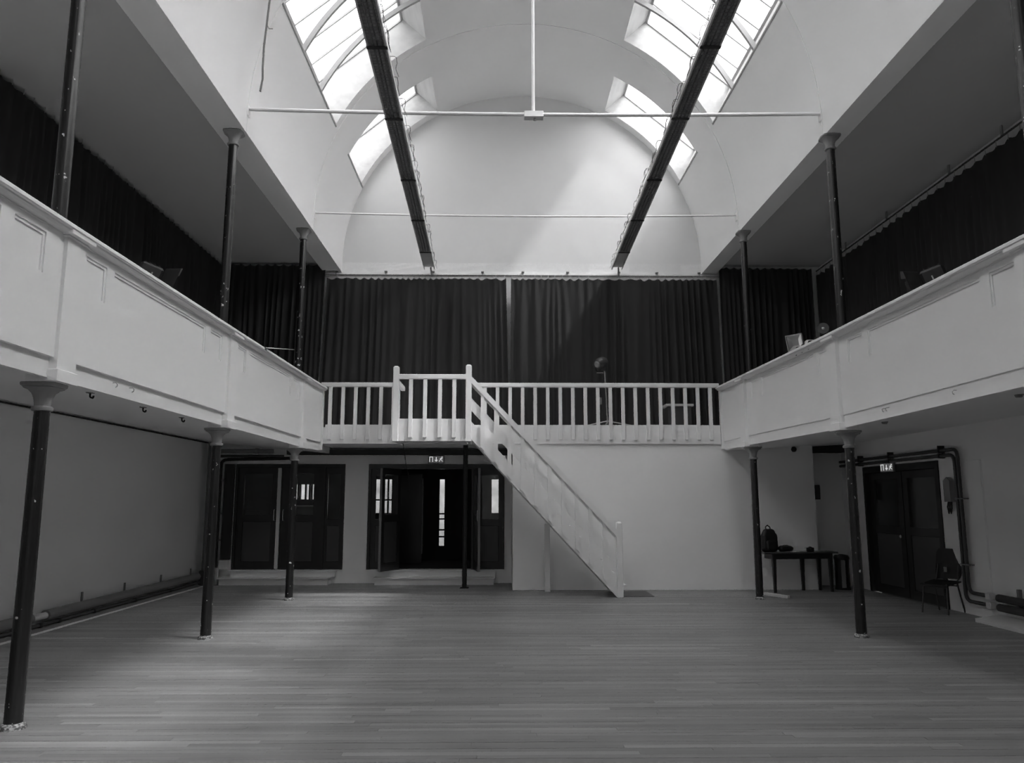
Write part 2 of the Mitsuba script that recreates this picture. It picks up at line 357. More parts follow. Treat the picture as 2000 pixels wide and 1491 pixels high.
# ------------------------------------------------------------------ gallery decks and balcony fronts
YS = np.array([2.4, 6.3, 10.22, 14.14, 15.6])
DZB = {-1: np.array([0, 0, 0, 0.005, 0.03]), 1: np.array([0.01, 0.01, -0.02, 0.042, 0.055])}
CAPZ = {-1: np.array([0, 0.0, 0.012, 0.03, 0.045]), 1: np.array([-0.01, -0.01, 0.0, 0.05, 0.07])}
def warp(m, s):
    v = np.array(m.vertices); w = np.clip((v[:, 2] - 2.6) / 1.3, 0, 1)
    v[:, 2] += (1 - w) * np.interp(v[:, 1], YS, DZB[s]) + w * np.interp(v[:, 1], YS, CAPZ[s])
    m = m.copy(); m.vertices = v; return m
for s, side in ((-1, 'left'), (1, 'right')):
    top = 2.98 if s < 0 else 2.88
    obj('gallery_soffit', prism([(s * 4.09, 2.72), (s * WX, top), (s * WX, top + 0.2), (s * 4.09, 2.98)], 1, Y0, 16.4 if s > 0 else 16.95), 'm_soffit', ceil)
    b = thing('balcony_front', f'white panelled balcony front along the {side} side of the hall', 'balcony front')
    cols = [-5.46, -1.54, 2.38] + COLY + [15.62]
    def add(name, m, mat='m_white_paint'): obj(name, warp(m, s), mat, b)
    for i, (ya, yb) in enumerate(zip(cols, cols[1:])):
        last = yb > 15
        a, e = ya + 0.14, (yb - 0.14 if not last else yb)
        fz = 0.035 if s < 0 else 0.014          # the board stands proud of the fascia: a shadow gap, deeper on the left
        add('fascia', box(s * 4.05, s * 4.09, a, e, 2.685, 2.87))
        add('fascia_lip', box(s * 4.045, s * 4.09, a, e, 2.675, 2.69))
        X = 4.05 - fz
        bd = [box(s * X, s * 4.09, a, e, 2.84, 3.46), box(s * X, s * 4.09, a, e, 3.79, 3.88)]
        if last: bd.append(box(s * X, s * 4.09, a, e, 3.46, 3.79)); recs = []
        else:
            recs = [(ya + 0.22, ya + 0.57), (ya + 0.71, ya + 2.97), (ya + 3.13, ya + 3.53)]
            es = [a] + [q for r in recs for q in r] + [e]
            for p, q in zip(es[::2], es[1::2]): bd.append(box(s * X, s * 4.09, p, q, 3.46, 3.79))
        add('board', cat(bd))
        for p, q in recs:
            st_ = [box(s * (X + 0.012), s * 4.088, p, q, 3.46, 3.475), box(s * (X + 0.012), s * 4.088, p, q, 3.765, 3.79), box(s * (X + 0.012), s * 4.088, p, p + 0.02, 3.475, 3.765), box(s * (X + 0.012), s * 4.088, q - 0.02, q, 3.475, 3.765), box(s * (X + 0.024), s * 4.088, p + 0.02, q - 0.02, 3.475, 3.765)]
            add('panel', cat(st_))
        # cove moulding under the cap
        c = [(4.09, 3.848), (X - 0.008, 3.848), (X - 0.011, 3.855), (X - 0.005, 3.858), (3.995, 3.862), (3.97, 3.868), (3.948, 3.879), (3.942, 3.893), (4.09, 3.893)]
        add('cove_moulding', prism([(s * x, z) for x, z in c], 1, a + 0.03, e - (0.03 if not last else 0)))
        add('cap_rail', cbox(s * 3.915, s * 4.16, ya, yb if not last else yb - 0.02, 3.89, 3.93, 0.006))
        # pilaster over the column that starts the bay
        add('pilaster', cat(box(s * 3.985, s * 4.12, ya - 0.14, ya + 0.14, 2.74, 3.88), cbox(s * 3.965, s * 4.22, ya - 0.155, ya + 0.155, 2.645, 2.745, 0.004),
                            cbox(s * 3.965, s * 4.1, ya - 0.16, ya + 0.16, 3.838, 3.852, 0.003), cbox(s * 3.925, s * 4.1, ya - 0.185, ya + 0.185, 3.852, 3.8915, 0.003)))
    add('end_post', box(s * 3.99, s * 4.09, 15.56, 15.64, 2.69, 3.9))
    if s < 0:      # torn spot in the cap with a splinter standing up
        add('splinter', hull([(-3.93, 11.35, 3.93), (-3.95, 11.38, 3.93), (-3.6, 11.75, 3.985), (-3.61, 11.77, 3.98), (-3.93, 11.4, 3.95)]), 'm_pale')
        add('dark_notch', box(-3.913, -3.95, 11.3, 11.38, 3.895, 3.9315), 'm_dark_steel')
    for y in ((7.2, 7.53) if s < 0 else (7.55, 8.9, 8.98)):
        hk = [(s * 4.05, y, 2.79), (s * 4.02, y, 2.79), (s * 4.005, y, 2.775), (s * 4.01, y, 2.755), (s * 4.025, y + 0.005, 2.75)]
        add('cup_hook', tube(hk, 0.005, 6), 'm_steel')

# rear gallery
obj('gallery_soffit', cat(box(-4.06, 4.06, 15.605, YR, 2.846, 3.18), box(-WX, -4.06, 15.62, 16.9, 2.98, 3.18), box(4.06, WX, 15.62, 16.9, 2.9, 3.18)), 'm_soffit', ceil)
bal = thing('balustrade', 'white balustrade of square balusters along the rear gallery', 'balustrade')
for x0, x1, k in ((-3.94, -2.46, 0), (-0.99, 3.98, 1)):
    obj('handrail', cbox(x0 - (0.0 if k else 0.1), x1 - (0.01 if k else 0), 15.50, 15.60, 3.985, 4.07, 0.008), 'm_stair_paint', bal)
    obj('toe_board', box(x0, x1, 15.56, 15.60, 2.845, 3.225), 'm_stair_paint', bal)
    n = int(np.ceil((x0 + 0.02) / 0.2524)); 
    for i in range(-16, 17):
        x = -0.0 + 0.2524 * i + (-0.065 if not k else 0)
        if x0 + 0.03 < x < x1 - 0.02:
            obj('baluster', cbox(x - 0.036, x + 0.036, 15.515, 15.562, 2.925, 3.99, 0.004), 'm_stair_paint', bal)

# ------------------------------------------------------------------ columns
def capital(z0, z1, rb, rt):
    h = z1 - z0
    prof_ = [(rb * 1.0, z0), (rb * 1.28, z0 + 0.02 * h), (rb * 1.36, z0 + 0.09 * h), (rb * 1.28, z0 + 0.16 * h), (rb * 1.02, z0 + 0.18 * h), (rb * 1.04, z0 + 0.32 * h),
             (rb * 1.15, z0 + 0.48 * h), (rb * 1.38, z0 + 0.64 * h), (rb * 1.78, z0 + 0.76 * h), (rt * 0.86, z0 + 0.80 * h), (rt * 0.9, z0 + 0.83 * h), (rt * 0.88, z0 + 0.85 * h), (rt, z0 + 0.9 * h), (rt * 1.02, z0 + 0.96 * h), (rt, z1)]
    def mod(a, z):
        w = np.clip((z - z0 - 0.25 * h) / (0.6 * h), 0, 1)
        return 1 + w * (0.085 * np.cos(4 * (a - PI / 4)) + 0.03 * np.cos(8 * a))
    return lathe(prof_, 48, mod)
def column(name, x, y, z0, z1, r, cap_h, cap_r, label, group=None):
    t = thing(name, label, 'column', group)
    T_ = lambda m: place(m, (x, y, 0))
    obj('shaft', T_(lathe([(r * 1.04, z0), (r * 1.04, z0 + 0.3), (r, z0 + 1.2), (r * 0.93, z1 - cap_h + 0.01)], 28)), 'm_column_paint', t, smooth=40)
    obj('capital', T_(capital(z1 - cap_h, z1, r * 0.95, cap_r)), 'm_capital', t, smooth=35)
    if z0 < 1: obj('foot_ring', T_(lathe([(r * 1.5, z0 - 0.002), (r * 1.5, z0 + 0.012), (r * 1.35, z0 + 0.03), (r * 1.08, z0 + 0.045)], 28)), 'm_column_foot', t, smooth=40)
    return t
for s, side in ((-1, 'left'), (1, 'right')):
    for y, w in zip(COLY, ('nearest', 'second', 'farthest')):
        if s > 0 and y < 7: pass
        zc = 2.645 + float(np.interp(y, YS, DZB[s]))
        if not (s > 0 and y < 7):
            what = {(-1, 0): 'thick black cast-iron column at the far left edge of the floor, nearest the camera', (-1, 1): 'black cast-iron column standing on the floor left of the doors, second in the left row', (-1, 2): 'black cast-iron column in front of the left pair of closed doors',
                    (1, 1): 'black chipped cast-iron column in front of the dark door on the right', (1, 2): 'black cast-iron column in front of the table with the backpack'}[(s, COLY.index(y))]
            column('column', s * 4.15, y, 0.0, zc, 0.063, 0.225, 0.155, what, 'cast-iron columns under the galleries')
        what = {(-1, 0): 'black gallery column rising out of the top left corner, nearest on the left', (-1, 1): 'slender black gallery column, middle one on the left balcony', (-1, 2): 'slender black gallery column, farthest on the left balcony',
                (1, 0): 'black gallery column cut off by the right edge of the picture', (1, 1): 'slender black gallery column, middle one on the right balcony', (1, 2): 'slender black gallery column, farthest on the right balcony'}[(s, COLY.index(y))]
        column('gallery_column', s * 4.16, y, 2.95, 6.77, 0.062, 0.2, 0.14, what, 'cast-iron columns on the galleries')
p = thing('steel_post', 'plain dark post under the stair landing in front of the open doors', 'post')
obj('shaft', place(lathe([(0.047, 0.01), (0.047, 2.846)], 20), (-1.156, 16.0, 0)), 'm_black', p, smooth=40)
obj('base_plate', cbox(-1.24, -1.07, 15.91, 16.09, 0.0, 0.012, 0.003), 'm_black', p)

# ------------------------------------------------------------------ stair with landing
st = thing('staircase', 'steep white wooden staircase with landing rising to the rear gallery', 'staircase')
YF, YB = 14.36, 15.36          # front and back stringer planes
W = 'm_stair_paint'
hz = lambda x: 4.02 - 1.06 * (x + 0.989)
def slat(x0, x1, up, lo, y0, y1):
    return prism([(x0, hz(x0) + lo), (x1, hz(x1) + lo), (x1, hz(x1) + up), (x0, hz(x0) + up)], 1, y0, y1)
ln = 'landing'
obj('landing', cat(box(-2.42, -1.0, 14.42, 15.56, 3.13, 3.18), box(-2.40, -1.02, 14.6, 14.66, 2.84, 3.13), box(-2.40, -1.02, 15.1, 15.16, 2.84, 3.13), box(-2.42, -2.37, 14.42, 15.56, 2.82, 3.13), box(-1.07, -1.02, 14.42, 15.56, 2.82, 3.13)), W, st)
obj('toe_board', box(-2.40, -1.02, 14.40, 14.435, 2.81, 3.225), W, st)
obj('toe_board', box(-2.43, -2.40, 14.42, 15.56, 2.81, 3.225), W, st)
obj('landing_rail', cbox(-2.36, -1.08, 14.35, 14.43, 3.965, 4.055, 0.008), W, st)
obj('landing_rail', cbox(-2.44, -2.36, 14.44, 15.54, 3.9, 3.985, 0.008), W, st)
for x in (-2.114, -1.848, -1.573, -1.307): obj('baluster', cbox(x - 0.037, x + 0.037, 14.362, 14.402, 2.87, 3.975, 0.004), W, st)
for y in (14.62, 14.84, 15.06, 15.28): obj('baluster', cbox(-2.462, -2.428, y - 0.036, y + 0.036, 2.87, 3.92, 0.004), W, st)
def newel(x, y, z0, z1):
    return cat(cbox(x - 0.055, x + 0.055, y - 0.05, y + 0.05, z0, z1 - 0.012, 0.006), place(lathe([(0.056, 0), (0.05, 0.012), (0.035, 0.02), (0.0, 0.024)], 4), (x, y, z1 - 0.014), rz=PI / 4))
obj('newel_post', newel(-2.39, 14.40, 2.80, 4.205), W, st)
obj('newel_post', newel(-1.04, 14.40, 2.80, 4.235), W, st)
obj('newel_post', newel(1.715, 14.40, 0.0, 1.335), W, st)
obj('stringer', prism([(-1.0, hz(-1.0) - 0.845), (1.70, hz(1.70) - 0.845), (1.70, 0.0), (1.66, 0.0), (-1.0, 2.86)], 1, 14.40, 14.445), W, st)
obj('stringer', prism([(-1.0, hz(-1.0) - 0.845), (1.70, hz(1.70) - 0.845), (1.70, 0.0), (1.66, 0.0), (-1.0, 2.86)], 1, YB - 0.045, YB), W, st)
obj('handrail', slat(-0.99, 1.68, 0.0, -0.13, 14.35, 14.43), W, st)
obj('handrail_board', slat(-0.99, 1.68, -0.12, -0.185, 14.405, 14.43), W, st)
obj('middle_rail', slat(-0.99, 1.68, -0.405, -0.645, 14.405, 14.435), W, st)
for i in range(10):
    x = -0.775 + 0.247 * i
    obj('baluster', prism([(x - 0.037, hz(x - 0.037) - 1.13 if i < 99 else 0), (x + 0.037, hz(x + 0.037) - 1.13), (x + 0.037, hz(x + 0.037) - 0.09), (x - 0.037, hz(x - 0.037) - 0.09)], 1, 14.362, 14.404), W, st)
N = 15; rise = 3.18 / N; run = 0.2
for i in range(N - 1):
    z = 3.18 - rise * (i + 1); x = -0.985 + run * i
    obj('tread', box(x - 0.02, x + run + 0.03, 14.445, YB - 0.045, z - 0.035, z), W, st)
    obj('riser', box(x - 0.012, x + 0.004, 14.445, YB - 0.045, z, z + rise - 0.035), W, st)
obj('support_post', cbox(0.41, 0.51, YB - 0.045 - 0.06, YB - 0.045 + 0.04, 0.0, 1.28, 0.005), W, st)
dm = obj('floor_mat', cbox(1.78, 2.35, 14.5, 15.35, 0.0, 0.012, 0.004), 'm_dark_steel'); tag(dm, 'dark flat mat on the floor behind the foot of the staircase', 'mat')

# ------------------------------------------------------------------ steps in front of the doors
def steps(x0, x1, xa, xb, label):
    t = thing('door_steps', label, 'steps')
    obj('riser', box(x0 + 0.03, x1 - 0.03, 16.58, 16.945, 0, 0.125), 'm_white_paint', t); obj('tread', cbox(x0, x1, 16.53, 16.945, 0.125, 0.15, 0.005), 'm_white_paint', t)
    obj('riser', box(xa + 0.03, xb - 0.03, 16.82, 16.945, 0.15, 0.26), 'm_white_paint', t); obj('tread', cbox(xa, xb, 16.77, 16.945, 0.26, 0.285, 0.005), 'm_white_paint', t)
steps(-6.27, -3.98, -6.12, -3.88, 'pair of white wooden steps below the closed left doors')
steps(-3.07, -0.55, -3.05, -0.52, 'pair of white wooden steps below the open doors')

# ------------------------------------------------------------------ doors in the rear wall
def leaf(parent, name, w, h, glass=(0.0, 0.0), panel=None, th=0.045, stile=0.12):
    """leaf in local coords: x 0..w, y 0..th, z 0..h; glass (z0, z1) opening"""
    m = [box(0, stile, 0, th, 0, h), box(w - stile, w, 0, th, 0, h), box(stile, w - stile, 0, th, 0, 0.16), box(stile, w - stile, 0, th, h - 0.13, h), box(stile, w - stile, 0, th, glass[0] - 0.14, glass[0])]
    out = [('frame', cat(m), 'm_door'), ('panel', cbox(stile, w - stile, 0.012, th - 0.012, 0.16, glass[0] - 0.14, 0.006), 'm_door_panel'),
           ('pane', quad((stile, th / 2, glass[0]), (w - stile, th / 2, glass[0]), (w - stile, th / 2, h - 0.13), (stile, th / 2, h - 0.13)), 'm_glass')]
    return out
def put(parent, base, parts, loc, rz=0.0, flip=False):
    k0 = None
    for nm, m, mat in parts:
        m = place(m, loc, rz)
        if k0 is None: k0 = obj(base, m, mat, parent)
        else: obj(nm, m, mat, k0)
    return k0
def pull(x, y, z, dx=0.0):
    return tube(bend([(x, y, z - 0.11), (x + dx, y - 0.05, z - 0.11), (x + dx, y - 0.05, z + 0.11), (x, y, z + 0.11)], 0.02, 4), 0.009, 8)
d1 = thing('door_1', 'closed dark double door with pale meeting strip and glazed upper panels, left of the rear wall', kind='structure')
obj('frame', cat(box(-6.12, -6.07, 16.93, 17.08, 0.285, 2.505), box(-4.28, -4.20, 16.93, 17.08, 0.285, 2.505), box(-3.83, -3.78, 16.93, 17.08, 0.285, 2.505), box(-6.07, -3.83, 16.93, 17.08, 2.43, 2.505)), 'm_door', d1)
k = put(d1, 'leaf', leaf(d1, 'leaf', 0.86, 2.145, (1.14, 2.0), stile=0.13), (-6.07, 16.98, 0.285)); obj('handle', pull(-5.27, 16.98, 1.42), 'm_steel', k, smooth=40)
obj('notice', box(-5.88, -5.6, 17.0, 17.002, 1.32, 1.5), 'm_door_panel', k)
k = put(d1, 'leaf', leaf(d1, 'leaf', 0.86, 2.145, (1.14, 2.0), stile=0.17), (-5.14, 16.98, 0.285)); obj('handle', pull(-5.08, 16.98, 1.42), 'm_steel', k, smooth=40)
obj('meeting_strip', cat(box(-5.225, -5.155, 16.955, 17.0, 0.30, 2.42)), 'm_pale', d1)
put(d1, 'side_panel', leaf(d1, 'side', 0.37, 2.145, (1.05, 2.0), stile=0.05), (-4.20, 16.99, 0.285))
d2 = thing('door_2', 'dark double door with both leaves swung open into the hall, under the exit sign', kind='structure')
obj('frame', cat(box(-3.276, -3.22, 16.93, 17.08, 0.285, 2.505), box(-0.41, -0.355, 16.93, 17.08, 0.285, 2.505), box(-3.22, -0.41, 16.93, 17.08, 2.40, 2.505), box(-2.68, -2.60, 16.93, 17.08, 0.285, 2.40), box(-1.06, -0.98, 16.93, 17.08, 0.285, 2.40)), 'm_door', d2)
put(d2, 'side_panel', leaf(d2, 's', 0.54, 2.115, (1.05, 1.98), stile=0.10), (-3.22, 16.99, 0.285))
put(d2, 'side_panel', leaf(d2, 's', 0.57, 2.115, (1.05, 1.98), stile=0.07), (-0.98, 16.99, 0.285))
aL = math.atan2(16.25 - 16.93, -2.915 + 2.62); wL = math.hypot(0.68, 0.295)
k = put(d2, 'leaf', leaf(d2, 'leaf', wL, 2.10, (1.14, 1.97), stile=0.11), (-2.62, 16.93, 0.295), aL); 
obj('edge_strip', place(box(wL - 0.001, wL + 0.012, -0.002, 0.047, 0.295, 2.39), (-2.62, 16.93, 0.0), aL), 'm_grey_pipe', k)  # light catching the leaf edge, painted as a grey strip
obj('handle', place(pull(wL - 0.07, 0.0, 1.42), (-2.62, 16.93, 0), aL), 'm_steel', k, smooth=40)
aR = math.atan2(16.2 - 16.93, -0.90 + 1.02); wR = math.hypot(0.73, 0.12)
k = put(d2, 'leaf', leaf(d2, 'leaf', wR, 2.10, (1.14, 1.97), stile=0.11), (-1.02, 16.93, 0.295), aR)
obj('edge_strip', place(box(wR - 0.001, wR + 0.012, -0.002, 0.047, 0.295, 2.39), (-1.02, 16.93, 0.0), aR), 'm_grey_pipe', k)  # right leaf edge painted grey as if lit, like the left
obj('handle', place(pull(wR - 0.07, 0.047, 1.42), (-1.02, 16.93, 0), aR), 'm_steel', k, smooth=40)

# dark lobby behind the doors, its windows and an added wall beyond that holds back the sky
LY = 20.0
lob = thing('wall_lobby', 'dark lobby seen through the doors', kind='structure')
LW = [(-5.70, -5.07, 1.76, 2.14), (-3.72, -2.86, 1.42, 2.27), (-1.99, -1.85, 0.60, 2.27), (-0.66, -0.33, 1.42, 2.27)]
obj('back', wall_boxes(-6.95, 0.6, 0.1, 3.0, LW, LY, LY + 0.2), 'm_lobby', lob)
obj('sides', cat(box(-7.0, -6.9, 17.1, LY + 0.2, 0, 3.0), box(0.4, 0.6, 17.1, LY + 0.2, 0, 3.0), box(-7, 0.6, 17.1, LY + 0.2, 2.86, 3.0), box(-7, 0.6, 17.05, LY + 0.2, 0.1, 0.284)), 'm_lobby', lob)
for i, (x0, x1, z0, z1) in enumerate(LW):
    w = thing(f'window_{11 + i}', ['small three-light lobby window seen through the closed left door', 'lobby window seen left of the open leaf', 'narrow bright strip of window at the middle of the open doors', 'lobby window seen through the right side panel of the open doors'][i], kind='structure')
    obj('pane', quad((x0, LY + 0.1, z0), (x1, LY + 0.1, z0), (x1, LY + 0.1, z1), (x0, LY + 0.1, z1)), 'm_glass', w)
    xs = {0: [x0 + 0.13, x0 + 0.18, x0 + 0.32, x0 + 0.42, x0 + 0.47], 1: [x0 + 0.43], 2: [], 3: []}[i]
    for x in xs: obj('mullion', box(x - 0.02, x + 0.02, LY + 0.06, LY + 0.14, z0, z1), 'm_door', w)
    for z in {0: [], 1: [1.75], 2: [1.40, 1.27, 1.0, 0.83], 3: []}[i]: obj('glazing_bar', box(x0, x1, LY + 0.06, LY + 0.14, z - 0.018, z + 0.018), 'm_door', w)
cw = obj('wall_added_outside', box(-14, 6, 23.4, 23.6, -0.5, 5.5), 'm_added_wall'); tag(cw, 'added wall outside that dims the sky behind the lobby windows', kind='structure')  # invented wall, added so the lobby windows stay dimmer than open sky
lb = thing('counter', 'pale counter front in the lobby below the small window', 'counter')
obj('top', cbox(-5.62, -5.02, 19.6, 19.95, 1.58, 1.615, 0.005), 'm_pale', lb); obj('front', box(-5.60, -5.04, 19.65, 19.95, 0.284, 1.58), 'm_mid_grey', lb)
ind = thing('inner_door', 'dark inner door with a pale edge standing open in the lobby', 'door')
obj('leaf', box(-2.80, -2.28, 18.6, 18.64, 0.29, 2.35), 'm_door', ind); obj('edge', box(-2.28, -2.255, 18.59, 18.65, 0.5, 2.25), 'm_grey_pipe', ind)

# ------------------------------------------------------------------ dark door in the right wall
d3 = thing('door_3', 'dark recessed double door in the right wall beside the chair', kind='structure')
obj('frame', cat(box(WX - 0.02, WX + 0.2, DY0, DY0 + 0.09, 0, DZ), box(WX - 0.02, WX + 0.2, DY1 - 0.09, DY1, 0, DZ), box(WX - 0.02, WX + 0.2, DY0, DY1, DZ - 0.12, DZ)), 'm_black', d3)
for i, (a, b) in enumerate(((DY0 + 0.09, 14.06), (14.09, DY1 - 0.09))):
    w = b - a
    pr_ = leaf(d3, 'leaf', w, DZ - 0.13, (1.25, 2.1), stile=0.16)
    k = put(d3, 'leaf', pr_, (WX + 0.10, a, 0.005), PI / 2)
    if i: obj('lock', place(lathe([(0.03, 0), (0.03, 0.012), (0.018, 0.02)], 16), (WX + 0.05, 14.24, 1.08), ry=-PI / 2), 'm_steel', k, smooth=40)
obj('vestibule', cat(box(WX + 0.9, WX + 1.0, 12.5, 15.6, 0, 2.6), box(WX + 0.2, WX + 1.0, 12.4, 12.6, 0, 2.6), box(WX + 0.2, WX + 1.0, 15.5, 15.6, 0, 2.6), box(WX + 0.2, WX + 1.0, 12.4, 15.6, 2.5, 2.6), box(WX + 0.2, WX + 1.0, 12.4, 15.6, -0.1, 0.0)), 'm_lobby', d3)

# ------------------------------------------------------------------ exit signs
def exit_sign(label, to):
    t = thing('exit_sign', label, 'sign')
    A = lambda m: to(m)
    obj('housing', A(cbox(-0.17, 0.17, 0.0, 0.05, -0.085, 0.085, 0.008)), 'm_mid_grey', t)
    fk = obj('face', A(box(-0.155, 0.155, -0.002, 0.0005, -0.07, 0.07)), 'm_mid_grey', t); scene[fk]['emitter'] = {'type': 'area', 'radiance': g(0.05)}
    # pictograms: running man, arrow down, door
    Z = -0.004
    def bar(a, b, w): 
        a, b = np.array(a), np.array(b); d = (b - a) / np.linalg.norm(b - a); n = np.array([-d[1], d[0]]) * w / 2
        return prism([tuple(a + n), tuple(a - n), tuple(b - n), tuple(b + n)], 1, Z, 0.002)
    disc = lambda x, z, r: prism([(x + r * math.cos(q), z + r * math.sin(q)) for q in np.linspace(0, 2 * PI, 12, endpoint=False)], 1, Z, 0.002)
    man = cat(disc(0.125, 0.048, 0.014), bar((0.118, 0.03), (0.095, -0.005), 0.024), bar((0.115, 0.028), (0.085, 0.025), 0.01), bar((0.085, 0.025), (0.078, 0.005), 0.01), bar((0.118, 0.026), (0.14, 0.008), 0.01),
              bar((0.097, -0.005), (0.07, -0.02), 0.013), bar((0.07, -0.02), (0.068, -0.05), 0.012), bar((0.098, -0.008), (0.118, -0.03), 0.013), bar((0.118, -0.03), (0.145, -0.035), 0.012))
    arrow = cat(bar((0.0, 0.05), (0.0, -0.02), 0.02), prism([(-0.04, -0.01), (0.04, -0.01), (0.0, -0.055)], 1, Z, 0.002))
    door = cat(bar((-0.14, 0.055), (-0.14, -0.055), 0.016), bar((-0.14, 0.05), (-0.075, 0.05), 0.016), bar((-0.078, 0.055), (-0.078, -0.055), 0.016))
    for nm, m in (('running_figure', man), ('arrow', arrow), ('door_symbol', door)):
        key = obj(nm, A(m), 'm_pale', t); scene[key]['emitter'] = {'type': 'area', 'radiance': g(0.5)}
    return t
exit_sign('small lit exit sign with arrow and running figure above the open doors', lambda m: place(m, (-1.825, 16.88, 2.605)))
exit_sign('small lit exit sign with arrow and running figure below the pipes on the right wall', lambda m: place(m, (WX - 0.10, 14.28, 2.325), rz=-PI / 2 + 0.25))

# ------------------------------------------------------------------ tie rods, pendant, cable trays
for y, r, lab in ((10.25, 0.026, 'nearer white iron tie rod across the vault, with a box at its middle'), (14.2, 0.017, 'farther thin white tie rod across the vault')):
    t = thing('tie_rod', lab, 'tie rod')
    x = np.linspace(-3.99, 4.07, 15); z = 7.13 - 0.045 * (1 - ((x - 0.04) / 4.03) ** 2)
    obj('bar', tube(np.c_[x, np.full(15, y), z], r, 10), 'm_white_paint', t, smooth=50)
    for xs in (-3.985, 4.065): obj('end_plate', cbox(xs - 0.012, xs + 0.012, y - 0.05, y + 0.05, 7.02, 7.18, 0.004), 'm_white_paint', t)
    if r > 0.02:
        obj('coupling_box', cbox(-0.13, 0.14, y - 0.06, y + 0.06, 7.025, 7.115, 0.006), 'm_white_paint', t)
        obj('hanger', rod((0.0, y, 7.10), (0.0, y, 11.02), 0.022, 12), 'm_white_paint', t, smooth=50)
        obj('nut', place(lathe([(0.02, 0), (0.02, 0.03)], 6), (0.02, y, 6.995)), 'm_steel', t)
rng = random.Random(5)
for s, (xa, za), (xb, zb), lab in ((-1, (-1.868, 7.275), (-2.02, 6.78), 'dark suspended cable tray on the left, under the vault'), (1, (2.0, 7.35), (2.13, 6.795), 'dark suspended cable tray on the right, under the vault')):
    t = thing('cable_tray', lab, 'cable tray', 'cable trays')
    ya, yb = 2.0, 16.68
    def at(y, dx=0, dz=0):
        q = (y - ya) / (yb - ya); return (xa + (xb - xa) * q + dx, y, za + (zb - za) * q + dz)
    def run(dx0, dx1, dz0, dz1, y0=ya, y1=yb):
        return hull([at(y, dx, dz) for y in (y0, y1) for dx in (dx0, dx1) for dz in (dz0, dz1)])
    obj('channel', cat(run(-0.12, 0.12, 0.06, 0.064), run(-0.12, -0.115, 0.0, 0.064), run(0.115, 0.12, 0.0, 0.064), run(-0.12, -0.10, 0.0, 0.003), run(0.10, 0.12, 0.0, 0.003)), 'm_tray', t)
    for dx, r in ((-0.05, 0.012), (0.0, 0.009), (0.055, 0.013)):
        if yb: obj('cable', tube([at(y, dx + 0.006 * math.sin(3.1 * y + s), 0.035) for y in np.linspace(ya, 15.6, 40)], r, 8), 'm_grey_pipe' if dx else 'm_dark_steel', t, smooth=50)
    ws = []
    for y in np.arange(ya + 0.1, 15.6, 0.06): ws.append(hull([at(y + e, dx, h) for e in (-0.0025, 0.0025) for dx in (-0.1, 0.1) for h in (0.008, 0.013)]))
    for dx in np.linspace(-0.09, 0.09, 5): ws.append(run(dx - 0.002, dx + 0.002, 0.006, 0.010, ya, 15.6))
    obj('wire_mesh', cat(ws), 'm_grey_pipe', t, kind='stuff')
    for y in (4.2, 6.2, 8.6, 10.25, 12.2, 13.9, 15.6): obj('coupling_plate', run(-0.125, 0.125, -0.002, 0.004, y - 0.03, y + 0.03), 'm_black', t)
    # loose cage wires along the inner edge
    for y in np.arange(6.8, 16.3, 0.52):
        y = y + rng.uniform(-0.15, 0.15); e = -s * 0.125
        for q in range(rng.choice((1, 2, 2))):
            yy = y + 0.05 * q; o = -s * rng.uniform(0.02, 0.07)
            pth = bend([at(yy, e + s * 0.02, 0.055), at(yy + 0.02, e + o, 0.07), at(yy + 0.16, e + o, 0.065), at(yy + 0.2, e + 0.6 * o, 0.02), at(yy + 0.34, e + o, -0.01)], 0.05, 4)
            obj('loose_wire', tube(pth, 0.0035, 5), 'm_dark_steel', t, smooth=50)
        if rng.random() < 0.5: obj('loose_wire', tube([at(y, e - s * 0.015, 0.05), at(y + 0.3, e - s * 0.035, 0.03), at(y + 0.7, e - s * 0.02, 0.05)], 0.003, 5), 'm_dark_steel', t, smooth=50)
    obj('end_bracket', cat(rod(at(16.62, 0.03, 0.03), at(16.74, 0.05, -0.12), 0.018), rod(at(16.74, 0.05, -0.12), (at(16.74)[0] + 0.05, YR - 0.055, 6.72), 0.018)), 'm_mid_grey', t)

# cable hanging beside the rib on the left of the vault
hc = thing('hanging_cable', 'grey cable hanging against the vault at upper left', 'cable')
hx, hy = -3.66, 9.80
pts = [(hx + 0.16, hy, 8.80), (hx + 0.05, hy, 8.60), (hx + 0.03, hy, 8.42), (hx + 0.01, hy, 8.1), (hx - 0.01, hy, 7.8), (hx - 0.012, hy, 7.5), (hx - 0.005, hy, 7.33), (hx - 0.03, hy, 7.15)]
obj('cable', tube(pts, 0.014, 8), 'm_cable', hc, smooth=50)
obj('loose_end', tube([(hx + 0.015, hy, 8.12), (hx + 0.05, hy - 0.01, 8.06), (hx + 0.10, hy - 0.01, 8.06)], 0.006, 6), 'm_cable', hc, smooth=50)

